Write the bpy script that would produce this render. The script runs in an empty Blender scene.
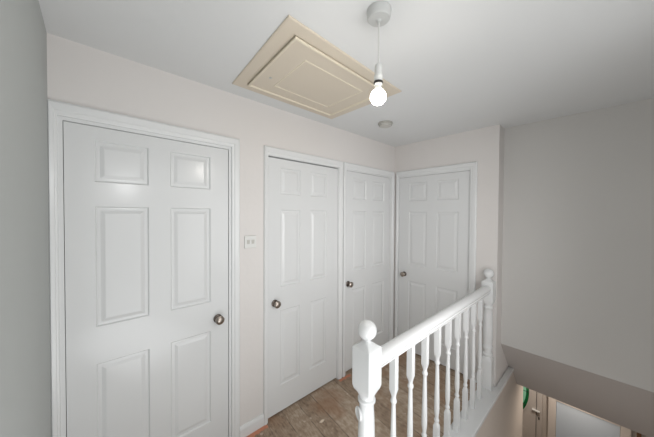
import bpy, bmesh, math, random
from mathutils import Vector, Matrix
random.seed(4)
C = bpy.context.scene.collection
PI = math.pi

# ------------------------------------------------------------------ helpers
class MB:
    def __init__(s): s.v = []; s.f = []
    def add(s, vs, fs):
        n = len(s.v); s.v += [tuple(p) for p in vs]; s.f += [tuple(i + n for i in f) for f in fs]; return s
    def box(s, x0, x1, y0, y1, z0, z1):
        x0, x1 = min(x0, x1), max(x0, x1); y0, y1 = min(y0, y1), max(y0, y1); z0, z1 = min(z0, z1), max(z0, z1)
        vs = [(x0,y0,z0),(x1,y0,z0),(x1,y1,z0),(x0,y1,z0),(x0,y0,z1),(x1,y0,z1),(x1,y1,z1),(x0,y1,z1)]
        return s.add(vs, [(0,3,2,1),(4,5,6,7),(0,1,5,4),(1,2,6,5),(2,3,7,6),(3,0,4,7)])
    def rings(s, rs, cap=True):
        """loft a list of equally long closed rings"""
        n = len(rs[0]); vs = [p for r in rs for p in r]; fs = []
        for k in range(len(rs) - 1):
            for i in range(n):
                j = (i + 1) % n
                fs.append((k*n+i, k*n+j, (k+1)*n+j, (k+1)*n+i))
        if cap:
            fs.append(tuple(range(n))[::-1]); fs.append(tuple((len(rs)-1)*n + i for i in range(n)))
        return s.add(vs, fs)
    def lathe(s, cx, cy, prof, seg=28, axis='z', base=0.0):
        rs = []
        for r, h in prof:
            ring = []
            for i in range(seg):
                a = 2*PI*i/seg; c, d = r*math.cos(a), r*math.sin(a)
                if axis == 'z': ring.append((cx + c, cy + d, h))
                elif axis == 'y': ring.append((cx + c, h, cy + d))
                else: ring.append((h, cx + c, cy + d))
            rs.append(ring)
        return s.rings(rs)
    def turned(s, cx, cy, prof, seg=32):
        """column whose section can morph from square to round. prof: (half, z, squareness)"""
        rs = []
        for r, z, q in prof:
            ring = []
            for i in range(seg):
                a = 2*PI*i/seg; c, d = math.cos(a), math.sin(a)
                k = max(abs(c), abs(d)); m = (1 - q) + q/k
                ring.append((cx + r*c*m, cy + r*d*m, z))
            rs.append(ring)
        return s.rings(rs)
    def prism(s, poly, a0, a1, axis='x'):
        def P(p, a): return (a, p[0], p[1]) if axis == 'x' else ((p[0], a, p[1]) if axis == 'y' else (p[0], p[1], a))
        return s.rings([[P(p, a0) for p in poly], [P(p, a1) for p in poly]])
    def build(s, name, m, parent=None, smooth=False, bevel=0):
        me = bpy.data.meshes.new(name); me.from_pydata(s.v, [], s.f)
        bm = bmesh.new(); bm.from_mesh(me); bmesh.ops.recalc_face_normals(bm, faces=bm.faces); bm.to_mesh(me); bm.free()
        if smooth:
            for p in me.polygons: p.use_smooth = True
            me.set_sharp_from_angle(angle=math.radians(38))
        me.materials.append(m)
        o = bpy.data.objects.new(name, me); C.objects.link(o)
        if parent: o.parent = parent
        if bevel:
            b = o.modifiers.new('bevel', 'BEVEL'); b.width = bevel; b.segments = 2; b.limit_method = 'ANGLE'
        return o

def tag(o, label=None, cat=None, group=None, kind=None):
    if label: o['label'] = label
    if cat: o['category'] = cat
    if group: o['group'] = group
    if kind: o['kind'] = kind
    return o
def empty(name, loc=(0,0,0), rz=0):
    o = bpy.data.objects.new(name, None); C.objects.link(o); o.location = loc; o.rotation_euler = (0,0,rz); o.empty_display_size = .1
    return o

# ------------------------------------------------------------------ materials
def mat(name, col, rough=.5, metal=0, spec=.5, bump=0, bscale=40, vary=0, vscale=3, coat=0):
    m = bpy.data.materials.new(name); m.use_nodes = True
    nt = m.node_tree; b = nt.nodes['Principled BSDF']
    def lin(c): return tuple((x/255/12.92 if x/255 <= .04045 else ((x/255+.055)/1.055)**2.4) for x in c) + (1,)
    c = lin(col)
    b.inputs['Base Color'].default_value = c
    b.inputs['Roughness'].default_value = rough; b.inputs['Metallic'].default_value = metal
    b.inputs['Specular IOR Level'].default_value = spec; b.inputs['Coat Weight'].default_value = coat
    tc = nt.nodes.new('ShaderNodeTexCoord')
    if vary:
        n = nt.nodes.new('ShaderNodeTexNoise'); n.inputs['Scale'].default_value = vscale; n.inputs['Detail'].default_value = 3
        nt.links.new(tc.outputs['Object'], n.inputs['Vector'])
        r = nt.nodes.new('ShaderNodeMixRGB'); r.inputs[1].default_value = tuple(x*(1-vary) for x in c[:3])+(1,); r.inputs[2].default_value = tuple(min(1, x*(1+vary)) for x in c[:3])+(1,)
        nt.links.new(n.outputs['Fac'], r.inputs[0]); nt.links.new(r.outputs[0], b.inputs['Base Color'])
    if bump:
        n = nt.nodes.new('ShaderNodeTexNoise'); n.inputs['Scale'].default_value = bscale; n.inputs['Detail'].default_value = 4
        nt.links.new(tc.outputs['Object'], n.inputs['Vector'])
        bp = nt.nodes.new('ShaderNodeBump'); bp.inputs['Strength'].default_value = bump; bp.inputs['Distance'].default_value = .004
        nt.links.new(n.outputs['Fac'], bp.inputs['Height']); nt.links.new(bp.outputs[0], b.inputs['Normal'])
    return m
M = {}
M['wall'] = mat('wall_paint', (221,217,214), .75, bump=.25, bscale=25, vary=.015, vscale=2)
M['wall_shaded'] = mat('wall_paint_shaded', (208,206,203), .75, bump=.25, bscale=25, vary=.015, vscale=2)  # same wall paint, darkened to stand in for the weaker light there
M['wall_left'] = mat('wall_paint_left_shaded', (181,184,182), .75, bump=.25, bscale=25, vary=.015, vscale=2)  # same paint again; the left wall's dimmer light is put into its colour
M['ceiling'] = mat('ceiling_paint', (225,226,226), .8, bump=.2, bscale=18, vary=.012, vscale=2)
M['gloss'] = mat('white_gloss_door', (221,222,222), .2, spec=.45, bump=.05, bscale=9)
M['gloss2'] = mat('white_gloss_woodwork', (225,226,226), .25, spec=.5, bump=.08, bscale=30)
M['hatch'] = mat('cream_plastic', (216,205,188), .5)
M['hatch2'] = mat('cream_plastic_light', (226,216,196), .45)
M['chrome'] = mat('satin_nickel', (165,155,146), .28, metal=1)
M['chrome2'] = mat('dark_nickel', (110,102,96), .35, metal=1)
M['plastic'] = mat('white_plastic', (222,222,219), .35)
M['plastic2'] = mat('grey_plastic', (196,194,188), .45)
M['rose'] = mat('aged_white_plastic', (200,201,199), .4)
M['alarm'] = mat('aged_grey_plastic', (172,170,163), .5)
M['dark'] = mat('gap_shade', (40,38,36), .9)
M['blackring'] = mat('dark_ring', (45,42,40), .5)
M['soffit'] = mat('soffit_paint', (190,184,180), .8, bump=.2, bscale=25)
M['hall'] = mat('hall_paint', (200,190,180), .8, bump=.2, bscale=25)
M['halldoor'] = mat('hall_white', (205,196,188), .4)
M['bluedoor'] = mat('pale_blue_paint', (190,200,210), .5)
M['green'] = mat('green_glass', (20,110,60), .15, spec=.6)
M['palegreen'] = mat('pale_green_glass', (150,225,190), .15, spec=.6)
M['lead'] = mat('dark_lead', (30,30,28), .5)
M['brown'] = mat('brown_wood', (110,78,52), .5, vary=.2, vscale=20)
M['orange'] = mat('orange_residue', (200,135,108), .85, vary=.3, vscale=40)
M['hallfloor'] = mat('hall_floor', (120,105,92), .7, vary=.1)
M['flake'] = mat('pale_flake', (225,210,190), .8)
M['carpet'] = mat('stair_tread', (150,125,100), .8, vary=.15, vscale=12)

def floor_mat():
    m = bpy.data.materials.new('old_floorboards'); m.use_nodes = True
    nt = m.node_tree; N = nt.nodes; L = nt.links; b = N['Principled BSDF']
    def node(t, **k):
        n = N.new(t)
        for a, v in k.items(): setattr(n, a, v)
        return n
    def mth(op, a, bb=None):
        n = node('ShaderNodeMath', operation=op)
        for i, q in enumerate((a, bb)):
            if q is None: continue
            if isinstance(q, (int, float)): n.inputs[i].default_value = q
            else: L.new(q, n.inputs[i])
        return n.outputs[0]
    tc = node('ShaderNodeTexCoord'); sp = node('ShaderNodeSeparateXYZ'); L.new(tc.outputs['Object'], sp.inputs[0])
    X = mth('SUBTRACT', sp.outputs['X'], mth('MULTIPLY', sp.outputs['Y'], .12))
    wob = node('ShaderNodeTexNoise'); wob.inputs['Scale'].default_value = 9; L.new(tc.outputs['Object'], wob.inputs['Vector'])
    Xw = mth('ADD', X, mth('MULTIPLY', mth('SUBTRACT', wob.outputs['Fac'], .5), .008))
    u = mth('DIVIDE', mth('ADD', Xw, 1.548), .1425)
    idx = mth('FLOOR', u); fr = mth('SUBTRACT', u, idx)
    edge = mth('MINIMUM', fr, mth('SUBTRACT', 1.0, fr))
    gap = node('ShaderNodeMapRange'); gap.inputs[1].default_value = .006; gap.inputs[2].default_value = .03; L.new(edge, gap.inputs[0])
    wn = node('ShaderNodeTexWhiteNoise', noise_dimensions='1D'); L.new(idx, wn.inputs['W'])
    # grain
    cb = node('ShaderNodeCombineXYZ'); L.new(mth('MULTIPLY', X, 60), cb.inputs[0]); L.new(mth('MULTIPLY', sp.outputs['Y'], 13), cb.inputs[1]); L.new(mth('MULTIPLY', idx, 7.3), cb.inputs[2])
    gr = node('ShaderNodeTexNoise'); gr.inputs['Scale'].default_value = 1.6; gr.inputs['Detail'].default_value = 5; gr.inputs['Roughness'].default_value = .65; L.new(cb.outputs[0], gr.inputs['Vector'])
    bl = node('ShaderNodeTexNoise'); bl.inputs['Scale'].default_value = 16; bl.inputs['Detail'].default_value = 6; bl.inputs['Roughness'].default_value = .7; L.new(tc.outputs['Object'], bl.inputs['Vector'])
    rp = node('ShaderNodeValToRGB'); e = rp.color_ramp.elements
    e[0].position = .33; e[0].color = (.20,.135,.09,1); e[1].position = .68; e[1].color = (.58,.48,.38,1)
    q = e.new(.5); q.color = (.38,.285,.205,1)
    s = mth('ADD', mth('MULTIPLY', gr.outputs['Fac'], .55), mth('MULTIPLY', bl.outputs['Fac'], .45))
    s = mth('ADD', s, mth('MULTIPLY', mth('SUBTRACT', wn.outputs['Value'], .5), .12))
    L.new(s, rp.inputs[0])
    # orange-brown stains
    st = node('ShaderNodeTexNoise'); st.inputs['Scale'].default_value = 4.3; st.inputs['Detail'].default_value = 4
    mp = node('ShaderNodeMapping'); mp.inputs['Location'].default_value = (3.1,1.7,.4); L.new(tc.outputs['Object'], mp.inputs[0]); L.new(mp.outputs[0], st.inputs['Vector'])
    sr = node('ShaderNodeMapRange'); sr.inputs[1].default_value = .5; sr.inputs[2].default_value = .7; sr.inputs[4].default_value = .6; L.new(st.outputs['Fac'], sr.inputs[0])
    m1 = node('ShaderNodeMixRGB'); L.new(sr.outputs[0], m1.inputs[0]); L.new(rp.outputs[0], m1.inputs[1]); m1.inputs[2].default_value = (.30,.155,.08,1)
    # plaster and paint specks
    vo = node('ShaderNodeTexVoronoi'); vo.inputs['Scale'].default_value = 17; L.new(tc.outputs['Object'], vo.inputs['Vector'])
    vs = node('ShaderNodeSeparateXYZ'); L.new(vo.outputs['Color'], vs.inputs[0])
    spk = mth('MULTIPLY', mth('LESS_THAN', vo.outputs['Distance'], mth('MULTIPLY', vs.outputs[1], .22)), mth('GREATER_THAN', vs.outputs[0], .72))
    m2 = node('ShaderNodeMixRGB'); L.new(mth('MULTIPLY', spk, .55), m2.inputs[0]); L.new(m1.outputs[0], m2.inputs[1]); m2.inputs[2].default_value = (.68,.56,.45,1)
    m3 = node('ShaderNodeMixRGB'); gn = node('ShaderNodeMapRange'); gn.inputs[1].default_value = .42; gn.inputs[2].default_value = .62; gn.inputs[3].default_value = .25; L.new(wob.outputs['Fac'], gn.inputs[0]); L.new(mth('SUBTRACT', 1.0, mth('MULTIPLY', mth('SUBTRACT', 1.0, gap.outputs[0]), gn.outputs[0])), m3.inputs[0]); m3.inputs[1].default_value = (.10,.07,.05,1); L.new(m2.outputs[0], m3.inputs[2])
    L.new(m3.outputs[0], b.inputs['Base Color']); b.inputs['Roughness'].default_value = .72
    bp = node('ShaderNodeBump'); bp.inputs['Strength'].default_value = .5; bp.inputs['Distance'].default_value = .004
    L.new(mth('ADD', mth('MULTIPLY', gr.outputs['Fac'], .4), gap.outputs[0]), bp.inputs['Height']); L.new(bp.outputs[0], b.inputs['Normal'])
    return m
M['floor'] = floor_mat()

def emit(name, col, s):
    m = bpy.data.materials.new(name); m.use_nodes = True; b = m.node_tree.nodes['Principled BSDF']
    b.inputs['Base Color'].default_value = (1,1,1,1); b.inputs['Emission Color'].default_value = col + (1,); b.inputs['Emission Strength'].default_value = s
    return m
M['bulb'] = emit('lit_bulb', (1,.95,.86), 24)

# ------------------------------------------------------------------ dimensions (metres, from the photo's perspective)
H = 2.36            # ceiling
XL = -2.782         # left wall face
WE = -1.052         # end of the far wall
XR = .158           # right wall face
SZ = .365           # bottom edge of the right wall
YB = -2.12          # back wall face
ZG = -2.6           # ground floor
ZC = -.245          # ground-floor ceiling

def struct(o): o['kind'] = 'structure'; return o

# doors: (left edge of leaf, width) along wall A
D = [(-2.734,.762),(-1.679,.735),(-.835,.748)]
TOP = 1.985
# wall A with three openings
w = MB(); x = XL - .1
for L_, W_ in D:
    w.box(x, L_ - .02, 0, .1, 0, H); w.box(L_ - .02, L_ + W_ + .02, 0, .1, TOP + .022, H); x = L_ + W_ + .02
w.box(x, .1, 0, .1, 0, H)
w.box(XL - .1, .1, .1, .14, 0, H)
struct(w.build('wall_back', M['wall']))
# far wall B with one opening, its end return at y = WE
w = MB()
w.box(0, .1, -.039, 0, 0, H); w.box(0, .1, -.837, -.039, TOP + .022, H); w.box(0, .1, WE, -.837, 0, H)
w.box(.1, .75, WE, 0, 0, H)
struct(w.build('wall_far', M['wall']))
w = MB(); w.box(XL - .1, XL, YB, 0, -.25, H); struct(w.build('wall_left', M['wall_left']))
w = MB(); w.box(XL - .1, 2.8, YB - .1, YB, ZG, H); struct(w.build('wall_front', M['wall_shaded']))
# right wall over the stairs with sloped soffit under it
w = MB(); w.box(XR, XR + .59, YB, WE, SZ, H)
struct(w.build('wall_right', M['wall_shaded']))
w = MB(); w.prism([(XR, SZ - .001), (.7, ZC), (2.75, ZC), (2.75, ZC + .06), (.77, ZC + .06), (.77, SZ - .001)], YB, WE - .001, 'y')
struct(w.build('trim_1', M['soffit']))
w = MB(); w.box(XL - .1, .75, YB - .1, .1, H, H + .1); struct(w.build('ceiling', M['ceiling']))
# landing floor: strip beside the doors and the stair head behind it
w = MB(); w.box(XL - .1, .1, -1.055, .1, -.25, 0); w.box(XL - .1, -1.87, YB, -1.055, -.25, 0)
struct(w.build('floor', M['floor']))

# landing edge board (carries the balusters) and apron wall below
w = MB(); w.box(-1.82, -.001, -1.098, -.952, 0, .03)
w.prism([(-.001, .03), (-.001, 0), (.478, 0), (.452, .03)], -1.098, WE - .001, 'y')
struct(w.build('trim_2', M['gloss2'], bevel=.004))
w = MB(); w.prism([(-1.87, -.001), (.478, -.001), (.70, -.25), (1.02, -.25), (1.02, ZG), (-1.87, ZG)], -1.083, -1.056, 'y')
struct(w.build('wall_hall', M['hall']))
w = MB(); w.box(-1.9, -1.871, YB, -1.057, ZG, -.25); struct(w.build('wall_stairhead', M['hall']))

# ------------------------------------------------------------------ ground-floor hall seen under the soffit
w = MB(); w.box(-1.9, 2.8, YB, -.1, ZG - .1, ZG); struct(w.build('floor.001', M['hallfloor']))
w = MB(); w.box(1.02, 2.8, -.1, 0, ZG, ZC + .06); w.box(.99, 1.02, -1.056, -.1, ZG, ZC + .06); struct(w.build('wall_hall', M['hall']))
w = MB(); w.box(2.7, 2.8, YB, -.1, ZG, ZC); struct(w.build('wall_entrance', M['hall']))
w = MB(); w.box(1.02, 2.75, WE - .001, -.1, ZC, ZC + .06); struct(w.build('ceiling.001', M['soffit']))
w = MB(); w.box(1.42, 1.5, YB, -1.245, ZG, ZC - .001); struct(w.build('wall_partition', M['hall']))

# stairs down towards the entrance
st = empty('staircase', (-1.87, -1.6, 0))
for i in range(12):
    z = -.2*(i + 1); xx = i*.22
    w = MB(); w.box(xx, xx + .245, -.505, .505, z - .03, z); w.box(xx + .0, xx + .02, -.5, .5, z - .2, z - .03)
    w.build('tread', M['carpet'], st)
tag(st, kind='structure')

# ------------------------------------------------------------------ panelled doors
def leaf_mb(W, Hh, cols, rows, th=.035, dep=.007):
    w = MB(); xs = [0] + [c for p in cols for c in p] + [W]; zs = [0] + [c for p in rows for c in p] + [Hh]
    for i in range(len(xs) - 1):
        for k in range(len(zs) - 1):
            x0, x1, z0, z1 = xs[i], xs[i+1], zs[k], zs[k+1]
            if i % 2 and k % 2:
                R = []
                for ins, d in ((0, 0), (.006, .0075), (.012, dep), (.020, dep), (.036, .0015), (.040, .001)):
                    R.append([(x0+ins, d, z0+ins), (x1-ins, d, z0+ins), (x1-ins, d, z1-ins), (x0+ins, d, z1-ins)])
                n = len(w.v); w.v += [p for r in R for p in r]
                for a in range(len(R) - 1):
                    for q in range(4):
                        t = (q + 1) % 4; w.f.append((n+a*4+q, n+a*4+t, n+a*4+4+t, n+a*4+4+q))
                w.f.append(tuple(n + (len(R)-1)*4 + q for q in range(4)))
            else:
                w.add([(x0,0,z0),(x1,0,z0),(x1,0,z1),(x0,0,z1)], [(0,1,2,3)])
    w.add([(0,0,0),(W,0,0),(W,0,Hh),(0,0,Hh),(0,th,0),(W,th,0),(W,th,Hh),(0,th,Hh)], [(4,7,6,5),(0,4,5,1),(1,5,6,2),(2,6,7,3),(3,7,4,0)])
    return w
def weld(o):
    bm = bmesh.new(); bm.from_mesh(o.data); bmesh.ops.remove_doubles(bm, verts=bm.verts, dist=1e-5)
    bmesh.ops.recalc_face_normals(bm, faces=bm.faces); bm.to_mesh(o.data); bm.free()
ROWS = [(.205,.795),(.98,1.58),(1.70,1.905)]
def make_door(name, loc, rz, W, cols, wl, wr, kx, hinge_x, il=.010, ir=.010, rec=.010, topgap=.002, tin=.012):
    d = empty(name, loc, rz); struct(d)
    lf = leaf_mb(W, TOP - .014, cols, ROWS).build('leaf', M['gloss'], d); weld(lf); lf.location = (0, rec, .014)
    w = MB(); t = TOP + topgap
    w.box(-.0199, -.002, .0, .0995, 0, TOP + .0218); w.box(W + .002, W + .0199, .0, .0995, 0, TOP + .0218); w.box(-.002, W + .002, .0, .0995, t, TOP + .0218)
    w.box(-.003, .012, rec + .038, rec + .055, 0, t); w.box(W - .012, W + .003, rec + .038, rec + .055, 0, t); w.box(-.003, W + .003, rec + .038, rec + .055, t - .015, t)
    w.build('lining', M['gloss2'], d)
    # architrave: moulded section mitred round the opening
    ti = TOP + tin; wt = .062; prof = [(0,0),(0,.010),(.12,.013),(.3,.014),(.38,.018),(.85,.020),(1,.014),(1,0)]
    rs = []
    for a, dd in prof:
        rs.append([(-il - a*wl, -dd, 0), (-il - a*wl, -dd, ti + a*wt), (W + ir + a*wr, -dd, ti + a*wt), (W + ir + a*wr, -dd, 0)])
    w = MB(); n = 4; w.v = [p for r in rs for p in r]
    for k in range(len(rs) - 1):
        for i in range(3): w.f.append((k*n+i, k*n+i+1, (k+1)*n+i+1, (k+1)*n+i))
    w.f.append(tuple(k*n for k in range(len(rs)))); w.f.append(tuple(k*n + 3 for k in range(len(rs))))
    for i in range(3): w.f.append((i, i+1, (len(rs)-1)*n+i+1, (len(rs)-1)*n+i))
    w.build('architrave', M['gloss2'], d)
    # round knob: rose, neck, ball
    kz = .879
    k = MB().lathe(0, 0, [(.0135,-.012),(.012,-.020),(.014,-.026),(.024,-.032),(.0275,-.040),(.0265,-.049),(.019,-.056),(.008,-.0585),(.001,-.059)], 28, 'y').build('knob', M['chrome'], d, True)
    k.location = (kx, rec, kz)
    k['label'] = 'round satin metal door knob'
    r = MB().lathe(0, 0, [(.027,-.0005),(.027,-.006),(.023,-.010),(.012,-.012),(.001,-.012)], 28, 'y').build('knob_rose', M['chrome2'], k, True)
    for hz in ((.22, 1.78) if hinge_x is not None else ()):
        h = MB().lathe(hinge_x, -.004 + rec - .002, [(.0045, hz - .035), (.0045, hz + .035)], 12).build('hinge', M['gloss2'], d, True)
    return d
def cols(W, a=.105, b=.325, c=.433, e=.652):
    s = W/.762; return [(a*s, b*s), (c*s, e*s)]
make_door('door_1', (D[0][0], 0, 0), 0, .762, cols(.762, .105,.325,.428,.650), .029, .054, .693, None, il=.019, ir=.016, tin=.018)
make_door('door_2', (D[1][0], 0, 0), 0, .735, cols(.735, .118,.315,.425,.622), .034, .044, .063, .736, il=.004, ir=.006, topgap=.009)
make_door('door_3', (D[2][0], 0, 0), 0, .748, cols(.748), .041, .052, .042, .749, il=.004, ir=.010)
make_door('door_4', (0, -.059, 0), -PI/2, .758, cols(.758, .128,.335,.445,.66), .026, .058, .075, .759, il=.004, ir=.007)

# baseboards
def skirting(name, x0, x1, y):
    w = MB(); w.prism([(y, 0), (y - .015, 0), (y - .015, .065), (y - .011, .078), (y - .006, .085), (y, .085)], x0, x1, 'x')
    struct(w.build(name, M['gloss2']))
skirting('baseboard_back', D[0][0] + .762 + .071, D[1][0] - .039, -.0005)
w = MB(); w.prism([(-.0005, 0), (-.015, 0), (-.015, .065), (-.011, .078), (-.006, .085), (-.0005, .085)], -.951, -.883, 'y'); struct(w.build('baseboard_far', M['gloss2']))
w = MB(); w.box(XL, XL + .015, YB, -.025, 0, .085); struct(w.build('baseboard_left', M['gloss2'], bevel=.003))

# orange residue strips on the boards at the foot of the skirting and of the architrave
def strip(x0, x1, y0, y1, label, seed):
    rnd = random.Random(seed); w = MB(); n = 14; top = []
    for i in range(n + 1):
        xx = x0 + (x1 - x0)*i/n; top.append((xx, y0 + rnd.uniform(-.006, .006)))
    poly = [(x0, y1), (x1, y1)] + top[::-1]
    w.prism(poly, .0003, .0022, 'z'); tag(w.build('carpet_remnant', M['orange']), label, 'carpet scrap', 'orange carpet scraps left on the floorboards')
strip(-1.90, -1.70, -.048, -.0165, 'orange scrap strip on floorboards along the skirting between first and second doors', 3)
strip(-.945, -.80, -.050, -.022, 'small orange scrap on floorboards at the frame post between second and third doors', 5)
# pale flakes of dried plaster lying on the boards
FL = [(-1.375,-.272,.021,'largest pale plaster flake on bare boards in front of the second door'),(-1.02,-.20,.007,'small pale flake on boards near the right corner of the second door'),(-1.40,-.62,.006,'small pale flake on boards just behind the near newel post')]
for i, (fx, fy, s, lb) in enumerate(FL):
    rnd = random.Random(i + 9); poly = [(fx + s*rnd.uniform(.6, 1.2)*math.cos(a)*1.25, fy + s*.6*rnd.uniform(.6, 1.2)*math.sin(a)) for a in [2*PI*j/9 for j in range(9)]]
    w = MB().prism(poly, .0004, .003, 'z'); tag(w.build('plaster_flake', M['flake']), lb, 'flake', 'pale flakes on the floorboards')

# ------------------------------------------------------------------ light switch
sw = empty('light_switch', (-1.822, -.0005, 1.365))
w = MB(); w.box(-.043, .043, -.010, 0, -.043, .043); w.build('face_plate', M['plastic'], sw, bevel=.003)
for sx in (-.017, .017):
    w = MB(); w.prism([(-.010, -.014), (-.0145, .014), (-.010, .014)], sx - .010, sx + .010, 'x'); r = w.build('rocker', M['plastic2'], sw)
tag(sw, 'white double rocker light switch on the wall between first and second doors', 'light switch')

# ------------------------------------------------------------------ loft hatch
lh = empty('loft_hatch', (-1.61, -.47, H - .0005))
X0, X1, Y0, Y1 = -.445, .445, -.345, .335
def rect_frame(w, x0, x1, y0, y1, wd, prof):
    """prof: (fraction, drop)"""
    rs = []
    for a, dz in prof:
        i = a*wd; rs.append([(x0+i, y0+i, -dz), (x1-i, y0+i, -dz), (x1-i, y1-i, -dz), (x0+i, y1-i, -dz)])
    rs.append(rs[0]); n = len(w.v); w.v += [p for r in rs[:-1] for p in r]; m = len(rs) - 1
    for k in range(m):
        k2 = (k + 1) % m
        for i in range(4): w.f.append((n+k*4+i, n+k*4+(i+1) % 4, n+k2*4+(i+1) % 4, n+k2*4+i))
w = MB(); rect_frame(w, X0, X1, Y0, Y1, .07, [(0,0),(0,.005),(.08,.008),(.92,.008),(1,.004),(1,0)])
w.build('hatch_frame', M['hatch'], lh)
hx0, hx1, hy0, hy1 = X0 + .078, X1 - .078, Y0 + .066, Y1 - .066
w = MB(); w.box(hx0, hx1, hy0, hy1, -.012, 0); w.box(X0 + .068, X1 - .068, Y0 + .064, Y1 - .064, -.0045, 0)
hp = w.build('hatch_panel', M['hatch'], lh)
w = MB(); rect_frame(w, hx0, hx1, hy0, hy1, .016, [(0,0),(0,.017),(.3,.020),(.7,.020),(1,.012),(1,0)])
w.build('raised_rim', M['hatch2'], hp)
w = MB(); rect_frame(w, -.235, .245, -.175, .17, .012, [(0,.0119),(.3,.015),(.7,.015),(1,.0119)])
w.build('inner_moulding', M['hatch2'], hp)
w = MB(); w.lathe(hx0 + .075, .10, [(.010,-.012),(.010,-.0145),(.004,-.0165),(.001,-.0165)], 16); w.build('latch', M['plastic2'], hp, True)
for o in [c_ for c_ in lh.children] + [g_ for c_ in lh.children for g_ in c_.children]:   # the old hatch frame is slightly out of square
    for v_ in o.data.vertices:
        fx, fy = (X1 - v_.co.x)/(X1 - X0), (v_.co.y - Y0)/(Y1 - Y0)
        v_.co.x += .05*fx*fy; v_.co.y += .025*(1 - fx)*(1 - fy) - .006*fx*(1 - fy)
tag(lh, 'cream rectangular loft hatch with raised moulded panel set in the ceiling', 'loft hatch')

# ------------------------------------------------------------------ pendant lamp
PX, PY = -1.808, -1.078
pl = empty('pendant_light', (PX, PY, H))
MB().lathe(0, 0, [(.047,-.0005),(.048,-.006),(.046,-.010),(.045,-.030),(.040,-.036),(.012,-.040),(.007,-.046),(.001,-.046)], 36).build('ceiling_rose', M['rose'], pl, True)
MB().lathe(0, 0, [(.0032,-.225),(.0032,-.045)], 12).build('cord', M['plastic'], pl, True)
lhd = MB().lathe(0, 0, [(.005,-.209),(.0125,-.212),(.0140,-.217),(.0145,-.235),(.0145,-.252),(.017,-.254),(.017,-.268),(.0155,-.270),(.0155,-.290),(.0135,-.292)], 28).build('lampholder', M['plastic'], pl, True)
MB().lathe(0, 0, [(.0172,-.276),(.0180,-.278),(.0180,-.283),(.0172,-.285)], 28).build('shade_ring', M['blackring'], lhd, True)
# bulb: neck and round globe
MB().lathe(0, 0, [(.0132,-.289),(.0132,-.300),(.015,-.306),(.017,-.310)], 28).build('bulb_cap', M['plastic'], pl, True)
prof = [(.015,-.3095)]
for i in range(1, 15):
    a = math.radians(26 + (180 - 26)*i/14); prof.append((max(.031*math.sin(a), .0008), -.336 + .031*math.cos(a)))
MB().lathe(0, 0, prof, 32).build('bulb', M['bulb'], pl, True)
tag(pl, 'bare round bulb lit on a white cord from a ceiling rose', 'ceiling light')

# smoke alarm
sa = empty('smoke_alarm', (-.752, -.382, H - .0005))
MB().lathe(0, 0, [(.062,0),(.063,-.010),(.058,-.014)], 36).build('base', M['alarm'], sa, True)
MB().lathe(0, 0, [(.053,-.014),(.054,-.020),(.050,-.029),(.036,-.034),(.018,-.036),(.001,-.036)], 36).build('cover', M['plastic2'], sa, True)
w = MB()
for i in range(18):
    a = 2*PI*i/18; c, s = math.cos(a), math.sin(a); x0, y0 = .0505*c, .0505*s
    w.box(x0 - .0025, x0 + .0025, y0 - .0025, y0 + .0025, -.027, -.018)
w.build('vent_slot', M['chrome2'], sa)
tag(sa, 'small round white smoke alarm on the ceiling near the far corner', 'smoke alarm')

# ------------------------------------------------------------------ balustrade
YN = -1.0
ba = empty('balustrade', (-.95, YN, 0)); ox, oy = .95, -YN
def newel(x, z0, dz=0):
    r = .0445
    p = [(r, z0, 1), (r, .27, 1), (r*.97, .285, .8), (r*.86, .30, .2), (r*.78, .310, 0), (r*.93, .318, 0), (r*.93, .332, 0), (r*.76, .340, 0),
         (r*.72, .36, 0), (r*.90, .385, 0), (r*.92, .395, 0), (r*.74, .41, 0), (r*.80, .44, 0), (r*.86, .50, 0), (r*.84, .58, 0), (r*.76, .69, 0), (r*.70, .745, 0),
         (r*.74, .748, 0), (r*.86, .755, 0), (r*.86, .764, 0), (r*.72, .770, 0), (r*.72, .776, 0), (r*.84, .790, .2), (r*.95, .806, .8), (r, .824, 1),
         (r, .988, 1), (r*.96, .991, 1), (r*.66, 1.000, .8), (r*.45, 1.012, .1), (r*.36, 1.016, 0), (r*.36, 1.020, 0)]
    p = [(a_, z_ + (dz if z_ > .5 else 0), q_) for a_, z_, q_ in p]
    n = MB().turned(x + ox, 0, p, 40).build('newel_post', M['gloss2'], ba, True)
    b = [(r*.36, 1.019 + dz)]
    R = .041
    for i in range(1, 16):
        a = math.radians(158 - 158*i/15); b.append((max(R*math.sin(a), .0008), 1.061 + dz + R*math.cos(a)))
    MB().lathe(x + ox, 0, b, 36).build('ball_finial', M['gloss2'], n, True)
    return n
n1 = newel(-1.765, .0301)
d = MB().lathe(0, 0, [(.004, .0), (.025, -.001), (.028, -.005), (.026, -.010), (.022, -.011), (.020, -.008), (.001, -.008)], 28, 'x').build('round_disc', M['gloss2'], n1, True)
d.location = (-1.765 + ox - .029, .0135, .703); d.rotation_euler = (0, 0, math.radians(-25))
newel(-.047, .0301, -.016)
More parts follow.
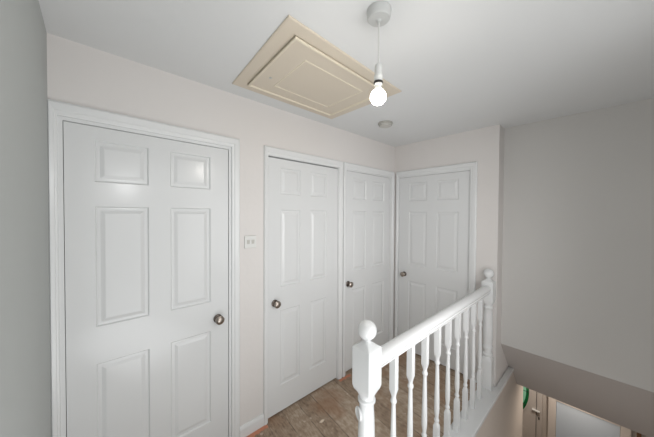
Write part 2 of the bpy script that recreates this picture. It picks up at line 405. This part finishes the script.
# handrail: moulded section swept between the posts
sec = [(-.016,.868),(-.016,.880),(-.026,.886),(-.030,.893),(-.026,.900),(-.031,.908),(-.033,.920),(-.028,.933),(-.016,.941),(0,.944),
       (.016,.941),(.028,.933),(.033,.920),(.031,.908),(.026,.900),(.030,.893),(.026,.886),(.016,.880),(.016,.868)]
MB().prism(sec, -1.729 + ox, -.090 + ox, 'x').build('handrail', M['gloss2'], ba, True)
def baluster_mesh():
    s = .0155
    p = [(s, .0301, 1), (s, .245, 1), (s*.95, .255, .7), (s*.75, .268, .1), (s*.70, .272, 0), (s*.98, .280, 0), (s*1.0, .288, 0), (s*.70, .296, 0), (s*.72, .305, 0),
         (s*.98, .34, 0), (s*1.02, .37, 0), (s*.95, .44, 0), (s*.78, .56, 0), (s*.66, .628, 0), (s*.70, .634, 0), (s*1.0, .642, 0), (s*1.02, .650, 0), (s*.72, .660, 0),
         (s*.72, .666, 0), (s*.78, .674, .1), (s*.95, .692, .7), (s, .702, 1), (s, .8675, 1)]
    return MB().turned(0, 0, p, 24)
b0 = baluster_mesh().build('baluster', M['gloss2'], ba, True)
xs = [-1.553 + i*.162 for i in range(9)]
for i, xx in enumerate(xs):
    o = b0 if i == 0 else b0.copy()
    if i: C.objects.link(o); o.parent = ba
    o.location = (xx + ox, 0, 0)
tag(ba, 'white painted balustrade of turned spindles between two ball-topped newel posts', 'balustrade')

# ------------------------------------------------------------------ entrance hall doors
def fanlight_door():
    d = empty('door_5', (2.699, -.985, ZG)); struct(d)   # leaf spans y -1.03 .. -.22
    w = MB(); w.box(-.04, 0, 0, .80, .005, 1.98); lf = w.build('leaf', M['halldoor'], d, bevel=.003)
    # oval stained-glass light
    g = MB(); N_ = 40; cy, cz, ry, rz = .40, 1.24, .31, .50
    def oval(k, xx): return [(xx, cy + (ry*k)*math.cos(2*PI*i/N_), cz + (rz*k)*math.sin(2*PI*i/N_)) for i in range(N_)]
    g.rings([oval(1, -.0405), oval(1, -.046)]); g.build('glazing', M['green'], d)
    g = MB(); g.rings([oval(.87, -.0462), oval(.87, -.050)]); g.build('glazing', M['palegreen'], d)
    g = MB()
    for a in range(0, 360, 30):
        c, s = math.cos(math.radians(a)), math.sin(math.radians(a))
        p = [(cy + .0*c, cz), (cy + ry*c - s*.004, cz + rz*s + c*.004), (cy + ry*c + s*.004, cz + rz*s - c*.004)]
        g.prism(p, -.0504, -.053, 'x')
    g.build('glazing_bar', M['lead'], d)
    g = MB(); g.rings([oval(1.06, -.0402), oval(1.06, -.052), oval(1.0, -.054), oval(1.0, -.0402)], False); g.build('oval_moulding', M['halldoor'], d, True)
    for y0 in (.10, .45):
        g = MB(); g.box(-.046, -.0402, y0, y0 + .25, .2, .63); g.build('lower_panel', M['halldoor'], d, bevel=.006)
    w = MB(); w.box(-.03, 0, -.075, -.006, 0, 2.04); w.box(-.03, 0, .806, .87, 0, 2.04); w.box(-.03, 0, -.006, .806, 1.986, 2.05); w.build('door_frame', M['halldoor'], d)
    w = MB(); w.box(-.043, -.0402, -.0055, -.0005, 0, 1.98); w.build('gap_shade_strip', M['dark'], d)  # dark strip painted in for the shade between leaf and frame
    w = MB(); w.box(-.075, -.0402, -.05, .05, .985, 1.002); w.build('handle', M['plastic'], d, bevel=.003)
    w = MB(); w.box(-.036, -.0302, -.045, -.030, .85, .89); w.build('keyhole', M['lead'], d)
fanlight_door()
d6 = empty('door_6', (1.419, -1.60, ZG)); struct(d6)
w = MB(); w.box(-.012, 0, -.235, .262, .005, 1.965); w.build('leaf', M['bluedoor'], d6, bevel=.002)
w = MB()
w.box(-.03, 0, .264, .335, 0, 2.03); w.box(-.03, 0, -.31, -.237, 0, 2.03); w.box(-.03, 0, -.237, .264, 1.966, 2.03); w.build('architrave', M['halldoor'], d6, bevel=.004)
w = MB(); w.box(1.385, 1.419, -1.975, -1.945, ZG, ZC - .05); struct(w.build('trim_3', M['brown'], bevel=.004))

# ------------------------------------------------------------------ lights
def area(name, loc, target, size, power, col=(1,1,1), size_y=None, spread=180):
    l = bpy.data.lights.new(name, 'AREA'); l.energy = power; l.color = col; l.size = size; l.spread = math.radians(spread)
    if size_y: l.shape = 'RECTANGLE'; l.size_y = size_y
    o = bpy.data.objects.new(name, l); C.objects.link(o); o.location = loc
    o.rotation_euler = (Vector(target) - Vector(loc)).to_track_quat('-Z', 'Y').to_euler()
    return o
area('fill_light', (-1.55, -2.09, 1.2), (-1.45, 0, 1.2), 2.2, 13.5, (.965, .985, 1), 2.0, 140)
area('fill_light_far', (-1.35, -2.05, 1.3), (-.45, -.05, 1.0), .9, 5.5, (1, .985, .98), 1.1, 95)
area('flash_light', (-2.361, -1.98, 1.862), (-1.6, -.2, 1.3), .11, 2.0, (1, 1, 1))
area('ceiling_wash', (-2.3, -1.55, .25), (-1.9, -1.1, 2.36), .8, 8.0, (.955,.98,1), .8)
area('stair_fill', (-.6, -2.05, -.6), (.5, -1.1, -.2), .8, 5, (1,.96,.93), .8)  # added unseen lamp that brightens the apron wall and soffit
area('hall_light', (1.05, -1.55, -.33), (1.1, -1.1, -1.6), .25, 3.0, (1, .88, .76))
area('hall_light', (2.0, -1.1, -.3), (2.5, -1.05, -1.7), .25, 11.0, (1, .92, .84))
l = bpy.data.lights.new('bulb_glow', 'POINT'); l.energy = 3.5; l.color = (1,.96,.9); l.shadow_soft_size = .033
o = bpy.data.objects.new('bulb_glow', l); C.objects.link(o); o.location = (PX, PY, H - .336 - .036)

wd = bpy.data.worlds.new('world'); bpy.context.scene.world = wd; wd.use_nodes = True
wd.node_tree.nodes['Background'].inputs[0].default_value = (.75,.78,.8,1); wd.node_tree.nodes['Background'].inputs[1].default_value = .3

# ------------------------------------------------------------------ camera
yaw, pitch, roll = .8271, .0170, .0059
F = Vector((math.cos(yaw)*math.cos(pitch), math.sin(yaw)*math.cos(pitch), -math.sin(pitch)))
R = Vector((math.sin(yaw), -math.cos(yaw), 0)); U = R.cross(F)
c, s = math.cos(roll), math.sin(roll); R, U = c*R + s*U, -s*R + c*U
cam = bpy.data.cameras.new('camera'); co = bpy.data.objects.new('camera', cam); C.objects.link(co)
co.matrix_world = Matrix(((R.x, U.x, -F.x, -2.639), (R.y, U.y, -F.y, -1.6883), (R.z, U.z, -F.z, 1.5624), (0,0,0,1)))
cam.sensor_fit = 'HORIZONTAL'; cam.sensor_width = 36; cam.lens = 255.28/654*36; cam.clip_start = .02
bpy.context.scene.camera = co
vs = bpy.context.scene.view_settings
vs.view_transform = 'Standard'; vs.look = 'None'; vs.exposure = 0; vs.gamma = 1
